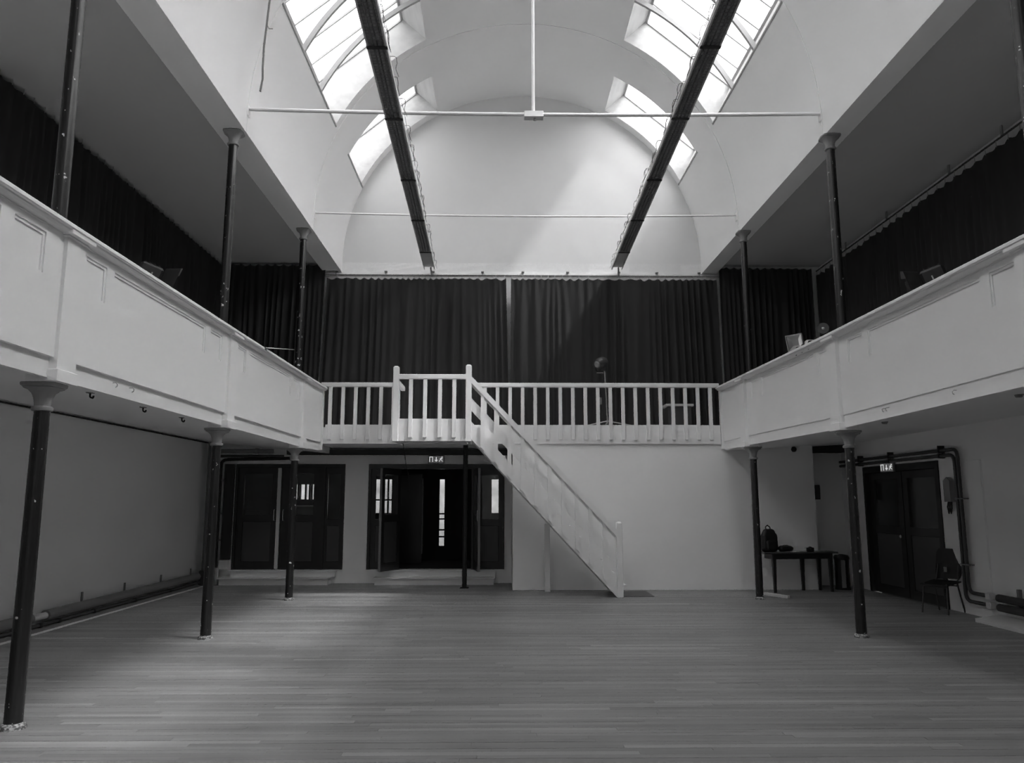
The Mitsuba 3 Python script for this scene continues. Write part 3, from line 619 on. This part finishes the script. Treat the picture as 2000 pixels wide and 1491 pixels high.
# ------------------------------------------------------------------ curtains
def curtain(label, top0, top1, bot0, bot1, n_fold, amp, nh, seed, group='black gallery curtains', sag=0.03, bunch=0.0, nu=None, hooks=True):
    """top0/top1/bot0/bot1: (x, y, z) of the corners; pleats run vertically"""
    r = np.random.RandomState(seed)
    t = thing('curtain', label, 'curtain', group)
    top0, top1, bot0, bot1 = map(np.array, (top0, top1, bot0, bot1))
    nu = nu or n_fold * 12; nv = 22
    u = np.linspace(0, 1, nu + 1); v = np.linspace(0, 1, nv + 1)
    U = u + bunch * np.sin(2 * PI * u) / (2 * PI) * 0.6
    d = top1 - top0; nrm = np.array([d[1], -d[0], 0]); nrm /= np.linalg.norm(nrm)
    rr_ = meshkit.noise(np.c_[u * n_fold * 0.8, np.zeros(nu + 1), np.zeros(nu + 1) + 3], seed); ph = np.cumsum(0.35 + 1.5 * rr_); ph = ph / ph[-1] * n_fold * 2 * PI
    am = amp * (0.15 + 1.1 * meshkit.noise(np.c_[u * n_fold * 0.5, np.zeros(nu + 1), np.zeros(nu + 1)], seed))
    hookp = np.abs(np.sin(PI * U * nh))
    pts = []
    for q in v:
        a = top0 * (1 - q) + bot0 * q; b = top1 * (1 - q) + bot1 * q
        base = a[None] + (b - a)[None] * u[:, None]
        drop = np.where(q < 0.15, (1 - q / 0.15), 0.0)
        base[:, 2] -= sag * hookp ** 1.5 * drop * (0.3 + 1.4 * meshkit.noise(np.c_[u * nh * 0.7, np.zeros(nu + 1), np.zeros(nu + 1) + 5], seed))
        w = min(1.0, 0.25 + q * 3)
        disp = am * w * np.cos(ph + 0.5 * np.sin(q * 3 + u * 9)) + 0.35 * amp * (1 - w) * np.cos(2 * PI * U * nh)
        pts.append(base + nrm[None] * disp[:, None])
    V_ = np.array(pts).reshape(-1, 3); f = []
    k = nu + 1
    ii, jj = np.meshgrid(np.arange(nv), np.arange(nu), indexing='ij'); a = (ii * k + jj).ravel()
    f = np.vstack([np.c_[a, a + k, a + k + 1], np.c_[a, a + k + 1, a + 1]])
    obj('cloth', trimesh.Trimesh(V_, f, process=False), 'm_curtain', t, smooth=True)
    if hooks:
        for i in range(nh + 1):
            uu = np.clip(i / nh, 0.004, 0.996); j = np.argmin(np.abs(U - uu)); p = pts[0][j]
            obj('hook', tube([(p[0], p[1], p[2] - 0.02), (p[0], p[1] - 0.012 * abs(nrm[1]), p[2] + 0.0), (p[0], p[1], p[2] + 0.075)], 0.006, 5), 'm_steel', t)
    return t
CY, CT = 16.74, 6.60
curtain('long black curtain left of the middle gap on the rear gallery', (-4.28, CY, CT), (-0.325, CY, CT), (-4.40, CY, 3.22), (-0.255, CY, 3.22), 23, 0.045, 25, 1, bunch=-0.5)
curtain('long black curtain right of the middle gap on the rear gallery', (-0.215, CY, CT), (4.36, CY, CT), (-0.245, CY, 3.22), (4.42, CY, 3.22), 24, 0.045, 27, 2, bunch=0.5)
curtain('black curtain in the left rear corner of the gallery', (-6.55, CY, 6.90), (-4.32, CY, 6.90), (-6.55, CY, 3.2), (-4.42, CY, 3.2), 17, 0.04, 12, 3, hooks=False)
curtain('black curtain in the right rear corner of the gallery', (4.42, CY, 6.88), (6.5, CY, 6.86), (4.46, CY, 3.2), (6.5, CY, 3.2), 16, 0.04, 12, 4, hooks=False)
curtain('black curtain along the left gallery wall', (-6.60, 8.72, 6.89), (-6.60, 16.7, 6.89), (-6.60, 8.6, 3.19), (-6.60, 16.7, 3.19), 44, 0.04, 34, 6, sag=0.02)
curtain('black curtain along the right gallery wall', (6.60, 16.7, 6.70), (6.60, 6.5, 6.70), (6.60, 16.7, 3.12), (6.60, 6.5, 3.12), 50, 0.04, 40, 7)
tr = thing('curtain_track', 'double steel curtain rail across the rear wall above the black curtains', 'curtain rail')
obj('upper_rail', rod((-4.35, CY, 6.672), (4.45, CY, 6.672), 0.009), 'm_grey_pipe', tr, smooth=50); obj('lower_rail', rod((-4.35, CY - 0.012, 6.635), (4.45, CY - 0.012, 6.635), 0.006), 'm_grey_pipe', tr, smooth=50)
for x in (-4.1, -3.0, -1.95, -0.85, 0.05, 1.05, 2.2, 3.05, 4.0): obj('bracket', cat(cbox(x - 0.03, x + 0.03, YR - 0.1, YR - 0.045, 6.755, 6.785, 0.004), rod((x, YR - 0.06, 6.76), (x, CY, 6.66), 0.007)), 'm_grey_pipe', tr)
tr = thing('curtain_track', 'steel curtain rail under the ceiling of the left gallery', 'curtain rail')
obj('upper_rail', rod((-6.68, 7.0, 6.915), (-6.68, 16.72, 6.915), 0.012), 'm_dark_steel', tr, smooth=50)
for y in (8.2, 10.9, 12.0, 13.5, 15.2): obj('bracket', box(-6.69, -6.67, y - 0.02, y + 0.02, 6.90, 6.949), 'm_mid_grey', tr)
tr = thing('curtain_track', 'steel curtain rail under the ceiling of the right gallery', 'curtain rail')
obj('upper_rail', rod((6.60, 6.3, 6.79), (6.60, 16.72, 6.79), 0.014), 'm_dark_steel', tr, smooth=50)
for y in (8.2, 10.2, 11.5, 13.5, 15.2): obj('bracket', box(6.59, 6.61, y - 0.02, y + 0.02, 6.78, 6.949), 'm_mid_grey', tr)

# ------------------------------------------------------------------ stage lights on the galleries
sp = thing('spotlight', 'black spotlight on a thin tripod stand behind the rear balustrade', 'spotlight')
def lit(m, loc, rz, rx): return place(m, loc, rz, rx)
bodyp = [(0.0, -0.16), (0.06, -0.155), (0.10, -0.12), (0.118, -0.05), (0.118, 0.04), (0.105, 0.09), (0.085, 0.12), (0.085, 0.15), (0.07, 0.15)]
aim = lambda m: place(place(m, (0, 0, 0), rx=PI / 2 + 0.35), (1.66, 16.05, 4.58), rz=-0.75)
obj('body', aim(lathe(bodyp, 28)), 'm_dark_steel', sp, smooth=40)
obj('lens', aim(place(lathe([(0.068, 0.0), (0.05, 0.022), (0.0, 0.03)], 20), (0, 0, 0.15))), 'm_mid_grey', sp, smooth=40)
obj('yoke', tube(bend([(1.55, 16.03, 4.58), (1.55, 16.05, 4.40), (1.77, 16.07, 4.40), (1.77, 16.07, 4.58)], 0.05), 0.010, 8), 'm_black', sp)
obj('clamp_bar', cbox(1.56, 1.70, 16.0, 16.03, 4.355, 4.37, 0.003), 'm_mid_grey', sp)
obj('pole', tube([(1.735, 16.06, 4.40), (1.755, 16.06, 3.9), (1.78, 16.08, 3.30)], 0.014, 10), 'm_steel', sp, smooth=50)
for e in ((1.10, 15.95, 3.20), (2.42, 15.75, 3.20), (1.75, 16.55, 3.20)): obj('leg', tube([(1.775, 16.08, 3.36), e], 0.012, 8), 'm_steel', sp, smooth=50)
obj('tag', cbox(1.60, 1.66, 16.04, 16.05, 3.70, 3.85, 0.003), 'm_mid_grey', sp)
fc = thing('flight_case', 'low dark equipment case with pale edges behind the rear balustrade', 'case')
obj('body', cbox(3.03, 3.52, 16.0, 16.4, 3.22, 3.66, 0.01), 'm_dark_steel', fc)
obj('lid_edge', cbox(2.98, 3.56, 15.96, 16.42, 3.66, 3.71, 0.008), 'm_pale', fc)
obj('base_edge', cbox(2.60, 3.60, 15.93, 16.42, 3.18, 3.27, 0.006), 'm_pale', fc)

def par_light(label, loc, rz, tilt, s):
    t = thing('stage_light', label, 'stage light', 'stage lights on the side galleries')
    A = lambda m: place(place(m, (0, 0, 0), rx=tilt), loc, rz=rz)
    obj('body', A(cat(cbox(-0.13, 0.13, -0.2, 0.06, -0.10, 0.10, 0.03))), 'm_black', t)
    obj('vent', A(cat(*[cbox(-0.10, 0.10, -0.17 + 0.05 * i, -0.15 + 0.05 * i, 0.10, 0.115, 0.002) for i in range(4)])), 'm_black', t)
    obj('lens', A(quad((-0.11, 0.062, -0.085), (0.11, 0.062, -0.085), (0.11, 0.062, 0.085), (-0.11, 0.062, 0.085))), 'm_mid_grey', t)
    obj('barn_door', A(hull([(-0.12, 0.06, 0.10), (0.12, 0.06, 0.10), (0.17, 0.22, 0.17), (-0.17, 0.22, 0.17), (-0.12, 0.06, 0.104), (0.12, 0.06, 0.104), (0.17, 0.22, 0.174), (-0.17, 0.22, 0.174)])), 'm_dark_steel', t)
    obj('barn_door', A(hull([(0.12, 0.06, -0.1), (0.12, 0.06, 0.1), (0.24, 0.2, 0.14), (0.24, 0.2, -0.14), (0.124, 0.06, -0.1), (0.124, 0.06, 0.1), (0.244, 0.2, 0.14)])), 'm_black', t)
    obj('barn_door', A(hull([(-0.12, 0.06, -0.1), (-0.12, 0.06, 0.1), (-0.24, 0.2, 0.14), (-0.24, 0.2, -0.14), (-0.124, 0.06, -0.1), (-0.124, 0.06, 0.1), (-0.244, 0.2, 0.14)])), 'm_black', t)
    obj('yoke', A(tube(bend([(-0.15, -0.05, 0.0), (-0.15, -0.05, -0.16), (0.15, -0.05, -0.16), (0.15, -0.05, 0.0)], 0.03), 0.009, 8)), 'm_steel', t, smooth=50)
    obj('stand', A(rod((0, -0.05, -0.16), (0, -0.05, -0.9), 0.016)), 'm_black', t)
par_light('dark stage light with barn doors showing above the left balcony rail', (-4.36, 8.6, 4.21), -PI / 2 + 0.5, -0.3, 1)
par_light('dark stage light with barn doors showing above the right balcony rail', (4.36, 8.45, 4.17), PI / 2 - 0.5, -0.3, 1)
fl = thing('floodlight', 'square floodlight with bright reflector lying on the right balcony rail', 'floodlight')
Af = lambda m: place(m, (4.12, 11.62, 4.125), rz=-0.95, rx=0.25)
def dish(w, h, d):
    V_ = [(-w, -d, -h), (w, -d, -h), (w, -d, h), (-w, -d, h), (-w * .45, 0, -h * .45), (w * .45, 0, -h * .45), (w * .45, 0, h * .45), (-w * .45, 0, h * .45)]
    return trimesh.Trimesh(V_, [[0, 1, 5], [0, 5, 4], [1, 2, 6], [1, 6, 5], [2, 3, 7], [2, 7, 6], [3, 0, 4], [3, 4, 7], [4, 5, 6], [4, 6, 7]], process=False)
obj('housing', Af(hull([(x, y, z) for x, y, z in [(-.13, -.10, -.12), (.13, -.10, -.12), (.13, -.10, .12), (-.13, -.10, .12), (-.08, .06, -.07), (.08, .06, -.07), (.08, .06, .07), (-.08, .06, .07)]])), 'm_black', fl)
obj('reflector', Af(place(dish(0.12, 0.11, 0.02), (0, -0.102, 0))), 'm_mirror', fl)
obj('rim', Af(cat(cbox(-.14, .14, -.135, -.10, .11, .125, .003), cbox(-.14, .14, -.135, -.10, -.125, -.11, .003), cbox(-.14, -.125, -.135, -.10, -.125, .125, .003), cbox(.125, .14, -.135, -.10, -.125, .125, .003))), 'm_steel', fl)
obj('foot', Af(tube(bend([(-0.13, -0.02, 0.0), (-0.13, -0.02, -0.15), (0.13, -0.02, -0.15), (0.13, -0.02, 0.0)], 0.02), 0.009, 6)), 'm_steel', fl, smooth=50)
rl = thing('round_lamp', 'small round lamp with bright face beside the floodlight on the right balcony rail', 'lamp')
Ar = lambda m: place(place(m, (0, 0, 0), rx=PI / 2), (4.16, 10.82, 4.15), rz=-0.5)
obj('can', Ar(lathe([(0.03, -0.12), (0.065, -0.08), (0.08, 0.0), (0.08, 0.02), (0.072, 0.02)], 24)), 'm_dark_steel', rl, smooth=40)
obj('reflector', Ar(lathe([(0.07, 0.018), (0.05, -0.002), (0.02, -0.012)], 24)), 'm_mirror', rl, smooth=40)
obj('bulb', Ar(place(trimesh.creation.icosphere(2, 0.02), (0, 0, 0.015))), 'm_pale', rl, smooth=True)
obj('stem', rod((4.16, 10.84, 4.08), (4.16, 10.84, 3.93), 0.012), 'm_black', rl)
cb = thing('clamp_bar', 'short metal bar with clamps lying on the right balcony rail between the lamps', 'lamp bar')
obj('bar', rod((4.02, 10.7, 3.965), (4.06, 11.5, 3.97), 0.022, 10), 'm_steel', cb, smooth=50)
for y in (10.72, 10.95, 11.2, 11.42):
    obj('clamp', cat(cbox(3.99, 4.07, y - 0.02, y + 0.02, 3.93, 4.0, 0.006), rod((3.985, y, 3.98), (3.985, y, 3.87), 0.008)), 'm_black', cb)
obj('plug_box', cbox(4.0, 4.1, 11.02, 11.13, 3.935, 4.03, 0.01), 'm_pale', cb)

# ------------------------------------------------------------------ left wall services
lp = thing('lagged_pipe', 'thick grey lagged pipe along the foot of the left wall', 'pipe')
obj('lagging', cat(rod((-6.63, 11.05, 0.175), (-6.63, 16.45, 0.19), 0.072, 16)), 'm_grey_pipe', lp, smooth=50)
obj('lagging', rod((-6.63, 3.0, 0.165), (-6.63, 10.7, 0.175), 0.072, 16), 'm_grey_pipe', lp, smooth=50)
obj('bare_pipe', rod((-6.63, 10.65, 0.175), (-6.63, 11.1, 0.175), 0.045, 14), 'm_pale', lp, smooth=50)
for y in (8.0, 9.4, 10.78, 12.18, 13.53, 14.95, 16.36): obj('bracket', cbox(-6.75, -6.725, y - 0.016, y + 0.016, 0.15, 0.36, 0.003), 'm_mid_grey', lp)
lp2 = thing('return_pipe', 'thin dark pipe on clips below the lagged pipe on the left wall', 'pipe')
obj('pipe', rod((-6.58, 3.0, 0.072), (-6.58, 16.45, 0.074), 0.022, 10), 'm_dark_steel', lp2, smooth=50)
for y in (10.85, 11.3, 12.25, 13.6, 15.0): obj('clip', cbox(-6.61, -6.55, y - 0.025, y + 0.025, 0.045, 0.1, 0.004), 'm_black', lp2)
cd = obj('conduit', tube([(-6.735, 3.0, 2.93), (-6.735, 10, 2.945), (-6.735, 16.9, 2.955)], 0.014, 8), 'm_black', smooth=50); tag(cd, 'thin dark conduit along the top of the left wall under the gallery', 'conduit')
for x, y in ((-4.46, 7.6), (-4.49, 8.81), (-4.49, 9.9)):
    zz = 2.72 + (abs(x) - 4.06) * 0.0967
    t = thing('ceiling_hook', {7.6: 'small dark hook under the left gallery, nearest the camera', 8.81: 'small dark hook under the left gallery, middle one', 9.9: 'small dark hook under the left gallery, farthest one'}[y], 'hook', 'hooks under the left gallery')
    obj('plate', cbox(x - 0.03, x + 0.03, y - 0.03, y + 0.03, zz - 0.012, zz + 0.004, 0.003), 'm_mid_grey', t); obj('hook', tube(bend([(x, y, zz - 0.005), (x, y, zz - 0.05), (x + 0.03, y, zz - 0.06), (x + 0.035, y, zz - 0.035)], 0.02), 0.009, 6), 'm_black', t)
for x, y in ((4.67, 10.27), (4.70, 7.6)):
    zz = 2.72 + (abs(x) - 4.06) * 0.0595
    t = thing('ceiling_light', {10.27: 'tiny round fitting under the right gallery near the second column', 7.6: 'tiny round fitting under the right gallery at the right edge'}[y], 'light', 'fittings under the right gallery')
    obj('rose', place(lathe([(0.03, -0.03), (0.04, -0.012), (0.045, 0.005)], 16), (x, y, zz)), 'm_mid_grey', t, smooth=40)
det = thing('detector', 'round dark fitting high on the wall above the backpack', 'detector')
obj('body', place(lathe([(0.055, 0.0), (0.055, 0.03), (0.035, 0.06)], 20), (5.455, 15.62, 2.745), rx=PI / 2), 'm_black', det, smooth=40)
dp = thing('duct_pipe', 'thick grey vertical pipe in the left rear corner beside the closed doors', 'pipe')
obj('pipe', rod((-6.53, 16.62, 0.30), (-6.53, 16.62, 2.93), 0.085, 18), 'm_grey_pipe', dp, smooth=50); obj('base', cbox(-6.63, -6.43, 16.50, 16.72, 0.0, 0.30, 0.01), 'm_dark_steel', dp)
cs = obj('pipe_casing', cat(cbox(-6.345, -6.15, 16.87, 16.945, 0.50, 2.50, 0.006), box(-6.355, -6.34, 16.865, 16.945, 1.02, 1.03), box(-6.16, -6.14, 16.862, 16.945, 0.50, 2.50)), 'm_lobby'); tag(cs, 'dark upright casing between the grey corner pipe and the closed doors', 'casing')
bp = thing('heating_pipe', 'black pipe rising beside the closed doors and running along the top of the rear wall', 'pipe')
obj('pipe', tube(bend([(-6.40, 16.80, 0.34), (-6.40, 16.80, 2.59), (-4.95, 16.80, 2.62)], 0.14), 0.034, 10), 'm_black', bp, smooth=50)
for z in (0.9, 1.45, 2.15): obj('clip', cbox(-6.45, -6.35, 16.78, 16.945, z - 0.012, z + 0.012, 0.003), 'm_mid_grey', bp)
obj('valve', cat(cbox(-6.345, -6.16, 16.80, 16.94, 0.30, 0.49, 0.01), cbox(-6.36, -6.31, 16.70, 16.76, 0.0, 0.34, 0.006)), 'm_pale', bp)
bp = thing('heating_pipe', 'grey horizontal pipes under the gallery above the closed left doors', 'pipe')
obj('pipe', rod((-6.4, 16.6, 2.76), (-5.25, 16.6, 2.76), 0.045, 12), 'm_grey_pipe', bp, smooth=50); obj('pipe', rod((-6.4, 16.7, 2.66), (-5.05, 16.7, 2.66), 0.03, 12), 'm_dark_steel', bp, smooth=50)
obj('flange', rod((-5.62, 16.6, 2.76), (-5.56, 16.6, 2.76), 0.06, 14), 'm_mid_grey', bp, smooth=50)
cor = obj('power_cord', tube([(-2.36, 15.4, 2.82), (-2.40, 16.3, 2.45), (-2.42, 16.85, 2.3), (-2.38, 16.88, 1.9)], 0.006, 5), 'm_black'); tag(cor, 'thin black cord hanging from the landing into the open doorway', 'cord')

# ------------------------------------------------------------------ right wall services
for k, (za, yb_, zb, r) in enumerate(((2.52, 12.08, 0.34, 0.028), (2.435, 12.17, 0.21, 0.028))):
    t = thing('wall_pipe', ['upper dark heating pipe turning down the right wall beside the door', 'lower dark heating pipe turning down the right wall beside the door'][k], 'pipe')
    obj('pipe', tube(bend([(WX - 0.07, 16.3, za), (WX - 0.07, yb_, za), (WX - 0.07, yb_, zb), (WX - 0.07, 11.55, zb)], 0.13), r, 12), 'm_dark_steel', t, smooth=50)
    obj('lagging', rod((WX - 0.08, 11.35, zb), (WX - 0.08, 5.0, zb), 0.055, 14), 'm_lagging', t, smooth=50)
    obj('valve', cat(cbox(WX - 0.12, WX - 0.03, 11.5, 11.62, zb - 0.05, zb + 0.05, 0.012)), 'm_pale', t)
    for y in (15.4, 14.2, 12.55): obj('clip', cbox(WX - 0.11, WX - 0.0, y - 0.014, y + 0.014, za - 0.04, za + (0.08 if k == 0 else 0.04), 0.004), 'm_black', t)
    for z in (0.75, 1.75): obj('clip', cbox(WX - 0.1, WX, yb_ - 0.09, yb_ + 0.04, z - 0.01, z + 0.01, 0.003), 'm_grey_pipe', t)
sb = obj('lagging_bracket', cbox(WX - 0.05, WX, 10.95, 11.0, 0.15, 0.50, 0.004), 'm_mid_grey'); tag(sb, 'short grey upright bracket on the right wall at the pipe lagging', 'bracket')
wb = thing('wall_phone', 'grey wall box with a pointed top and two dangling black loops beside the right door', 'wall box')
obj('body', prism([(12.33, 1.70), (12.51, 1.70), (12.51, 2.03), (12.42, 2.09), (12.33, 2.03)], 0, WX - 0.09, WX + 0.002), 'm_mid_grey', wb)
for y in (12.46, 12.40): obj('loop', tube([(WX - 0.05, y, 1.71), (WX - 0.06, y + 0.02, 1.62), (WX - 0.06, y - 0.005, 1.52), (WX - 0.06, y - 0.035, 1.6), (WX - 0.05, y - 0.02, 1.71)], 0.012, 8), 'm_black', wb, smooth=50)

# ------------------------------------------------------------------ table and things on it
TZ, TR = 0.75, math.radians(8)
tb = thing('table', 'dark wooden table against the white wall on the right', 'table')
A = lambda m: place(m, (4.55, 14.98, 0), rz=TR)
obj('top', A(cbox(0, 1.52, 0, 0.42, TZ - 0.03, TZ, 0.006)), 'm_door_panel', tb)
obj('apron', A(cat(box(0.18, 1.42, 0.05, 0.07, TZ - 0.13, TZ - 0.03), box(0.18, 1.42, 0.35, 0.37, TZ - 0.13, TZ - 0.03), box(0.18, 0.2, 0.05, 0.37, TZ - 0.13, TZ - 0.03), box(1.4, 1.42, 0.05, 0.37, TZ - 0.13, TZ - 0.03))), 'm_door', tb)
for x, y in ((0.22, 0.07), (1.38, 0.07), (0.95, 0.35), (1.30, 0.35)):
    obj('leg', A(hull([(x + a, y + b, z) for z, q in ((0.0, 0.022), (TZ - 0.03, 0.034)) for a in (-q, q) for b in (-q, q)])), 'm_door', tb)
bk = thing('backpack', 'black backpack standing on the left end of the table behind the column', 'backpack')
def blob(pts, rad, sub=0.03):
    ms = []
    for p_, r_ in zip(pts, rad):
        s_ = trimesh.creation.icosphere(2, 1.0); s_.apply_scale(r_); s_.apply_translation(p_); ms.append(np.array(s_.vertices))
    return hull(np.vstack(ms))
B = lambda m: place(m, (4.74, 15.24, TZ), rz=TR)
obj('body', B(blob([(-0.09, 0, 0.07), (0.09, 0, 0.07), (-0.08, 0, 0.28), (0.08, 0, 0.28), (-0.045, 0.0, 0.375), (0.045, 0.0, 0.375)], [(0.08, 0.09, 0.07), (0.08, 0.09, 0.07), (0.085, 0.08, 0.09), (0.085, 0.08, 0.09), (0.075, 0.06, 0.06), (0.075, 0.06, 0.06)])), 'm_black', bk, smooth=50)
obj('pocket', B(blob([(-0.06, -0.08, 0.07), (0.06, -0.08, 0.07), (-0.06, -0.075, 0.17), (0.06, -0.075, 0.17)], [(0.04, 0.04, 0.06)] * 4)), 'm_black', bk, smooth=50)
obj('strap', B(tube([(-0.14, -0.02, 0.12), (-0.24, -0.05, 0.09), (-0.29, -0.06, 0.05), (-0.26, -0.06, 0.012), (-0.17, -0.04, 0.014)], 0.01, 6)), 'm_dark_steel', bk, smooth=50)
obj('top_strap', B(tube([(-0.05, 0.0, 0.40), (-0.05, 0.02, 0.47), (-0.01, 0.02, 0.50), (0.03, 0.01, 0.47), (0.04, 0.0, 0.41)], 0.012, 6)), 'm_black', bk, smooth=50)
sg = thing('camera_bag', 'low black bag lying on the table right of the backpack', 'bag')
obj('body', place(blob([(-0.09, 0, 0.06), (0.09, 0, 0.06)], [(0.06, 0.08, 0.058), (0.055, 0.075, 0.05)]), (5.06, 15.25, TZ), rz=TR), 'm_black', sg, smooth=50)
obj('handle', place(tube([(-0.07, 0, 0.11), (-0.03, 0, 0.125), (0.03, 0, 0.123), (0.07, 0, 0.105)], 0.007, 6), (5.06, 15.25, TZ), rz=TR), 'm_dark_steel', sg, smooth=50)
cmr = thing('photo_camera', 'small black camera on the right part of the table', 'camera')
obj('body', place(cat(cbox(-0.07, 0.07, -0.03, 0.03, 0, 0.075, 0.01), cbox(-0.025, 0.025, -0.025, 0.025, 0.07, 0.095, 0.008)), (5.55, 15.29, TZ), rz=TR), 'm_black', cmr)
obj('lens', place(lathe([(0.032, 0), (0.032, 0.05), (0.028, 0.055)], 18), (5.55, 15.26, TZ + 0.038), rx=PI / 2), 'm_black_gloss', cmr, smooth=40)
for i, (x, y, r_, lab) in enumerate(((5.22, 15.2, 0.4, 'sheet of paper on the table right of the low bag'), (5.38, 15.24, -0.2, 'folded paper on the table beside the camera'))):
    pp = obj('paper', place(cbox(-0.07, 0.07, -0.05, 0.05, 0, 0.006 + 0.004 * i, 0.001), (x, y, TZ), rz=r_), 'm_mid_grey' if i else 'm_pale'); tag(pp, lab, 'paper')
of = obj('wood_offcut', place(cbox(-0.29, 0.29, -0.035, 0.035, 0, 0.05, 0.004), (4.56, 14.46, 0.0), rz=-1.12), 'm_pale'); tag(of, 'pale length of timber on the floor at the column beside the table', 'wood')
bn = thing('pedal_bin', 'dark cylindrical steel bin between the table and the door', 'bin')
obj('body', place(lathe([(0.135, 0.03), (0.135, 0.58)], 32), (6.30, 15.65, 0)), 'm_black_gloss', bn, smooth=40)
obj('lid', place(lathe([(0.148, 0.58), (0.148, 0.62), (0.12, 0.66), (0.0, 0.68)], 32), (6.30, 15.65, 0)), 'm_black', bn, smooth=40)
obj('base', place(lathe([(0.145, 0.0), (0.145, 0.035)], 32), (6.30, 15.65, 0)), 'm_black', bn, smooth=40)
obj('band', place(prism([(0.137 * math.cos(q), 0.137 * math.sin(q)) for q in np.linspace(-2.1, -1.5, 8)] + [(0.13 * math.cos(q), 0.13 * math.sin(q)) for q in np.linspace(-1.5, -2.1, 8)], 2, 0.04, 0.57), (6.30, 15.65, 0)), 'm_mid_grey', bn)  # bright highlight on the bin, painted as a paler upright strip

# ------------------------------------------------------------------ chair by the right door
ch = thing('chair', 'black plastic shell chair facing left beside the right door', 'chair')
CA = lambda m: place(m, (6.42, 12.38, 0), rz=math.radians(32))
seat = trimesh.creation.box([0.42, 0.42, 0.02]); seat = seat.subdivide().subdivide().subdivide()
v = np.array(seat.vertices); v[:, 2] += 0.45 - 0.03 * (1 - (v[:, 0] / 0.21) ** 2) * (1 - (v[:, 1] / 0.21) ** 2) + 0.02 * (v[:, 0] / 0.21); seat.vertices = v
obj('seat', CA(seat), 'm_black', ch, smooth=40)
back = trimesh.creation.box([0.02, 0.40, 0.46]).subdivide().subdivide().subdivide()
v = np.array(back.vertices); w = np.clip((v[:, 2] + 0.23) / 0.46, 0, 1); v[:, 0] += 0.23 + 0.10 * w - 0.05 * (1 - (v[:, 1] / 0.2) ** 2) * -1; v[:, 1] *= 1 - 0.16 * np.clip((np.abs(v[:, 2]) - 0.14) / 0.09, 0, 1) ** 2; v[:, 2] += 0.73; back.vertices = v
obj('backrest', CA(back), 'm_black', ch, smooth=40)
for sy in (-1, 1):
    obj('leg', CA(tube([(-0.16, sy * 0.18, 0.45), (-0.22, sy * 0.2, 0.0)], 0.012, 8)), 'm_dark_steel', ch, smooth=50)
    obj('leg', CA(tube([(0.14, sy * 0.18, 0.45), (0.27, sy * 0.2, 0.0)], 0.013, 8)), 'm_dark_steel', ch, smooth=50)
    obj('back_support', CA(tube([(0.12, sy * 0.16, 0.44), (0.20, sy * 0.17, 0.5), (0.26, sy * 0.16, 0.72)], 0.011, 8)), 'm_dark_steel', ch, smooth=50)
obj('cross_bar', CA(cat(rod((-0.17, -0.19, 0.40), (-0.17, 0.19, 0.40), 0.01), rod((0.16, -0.19, 0.41), (0.16, 0.19, 0.41), 0.01))), 'm_dark_steel', ch, smooth=50)
obj('label', CA(cat(cbox(0.245, 0.25, 0.02, 0.07, 0.60, 0.68, 0.001))), 'm_mid_grey', ch)
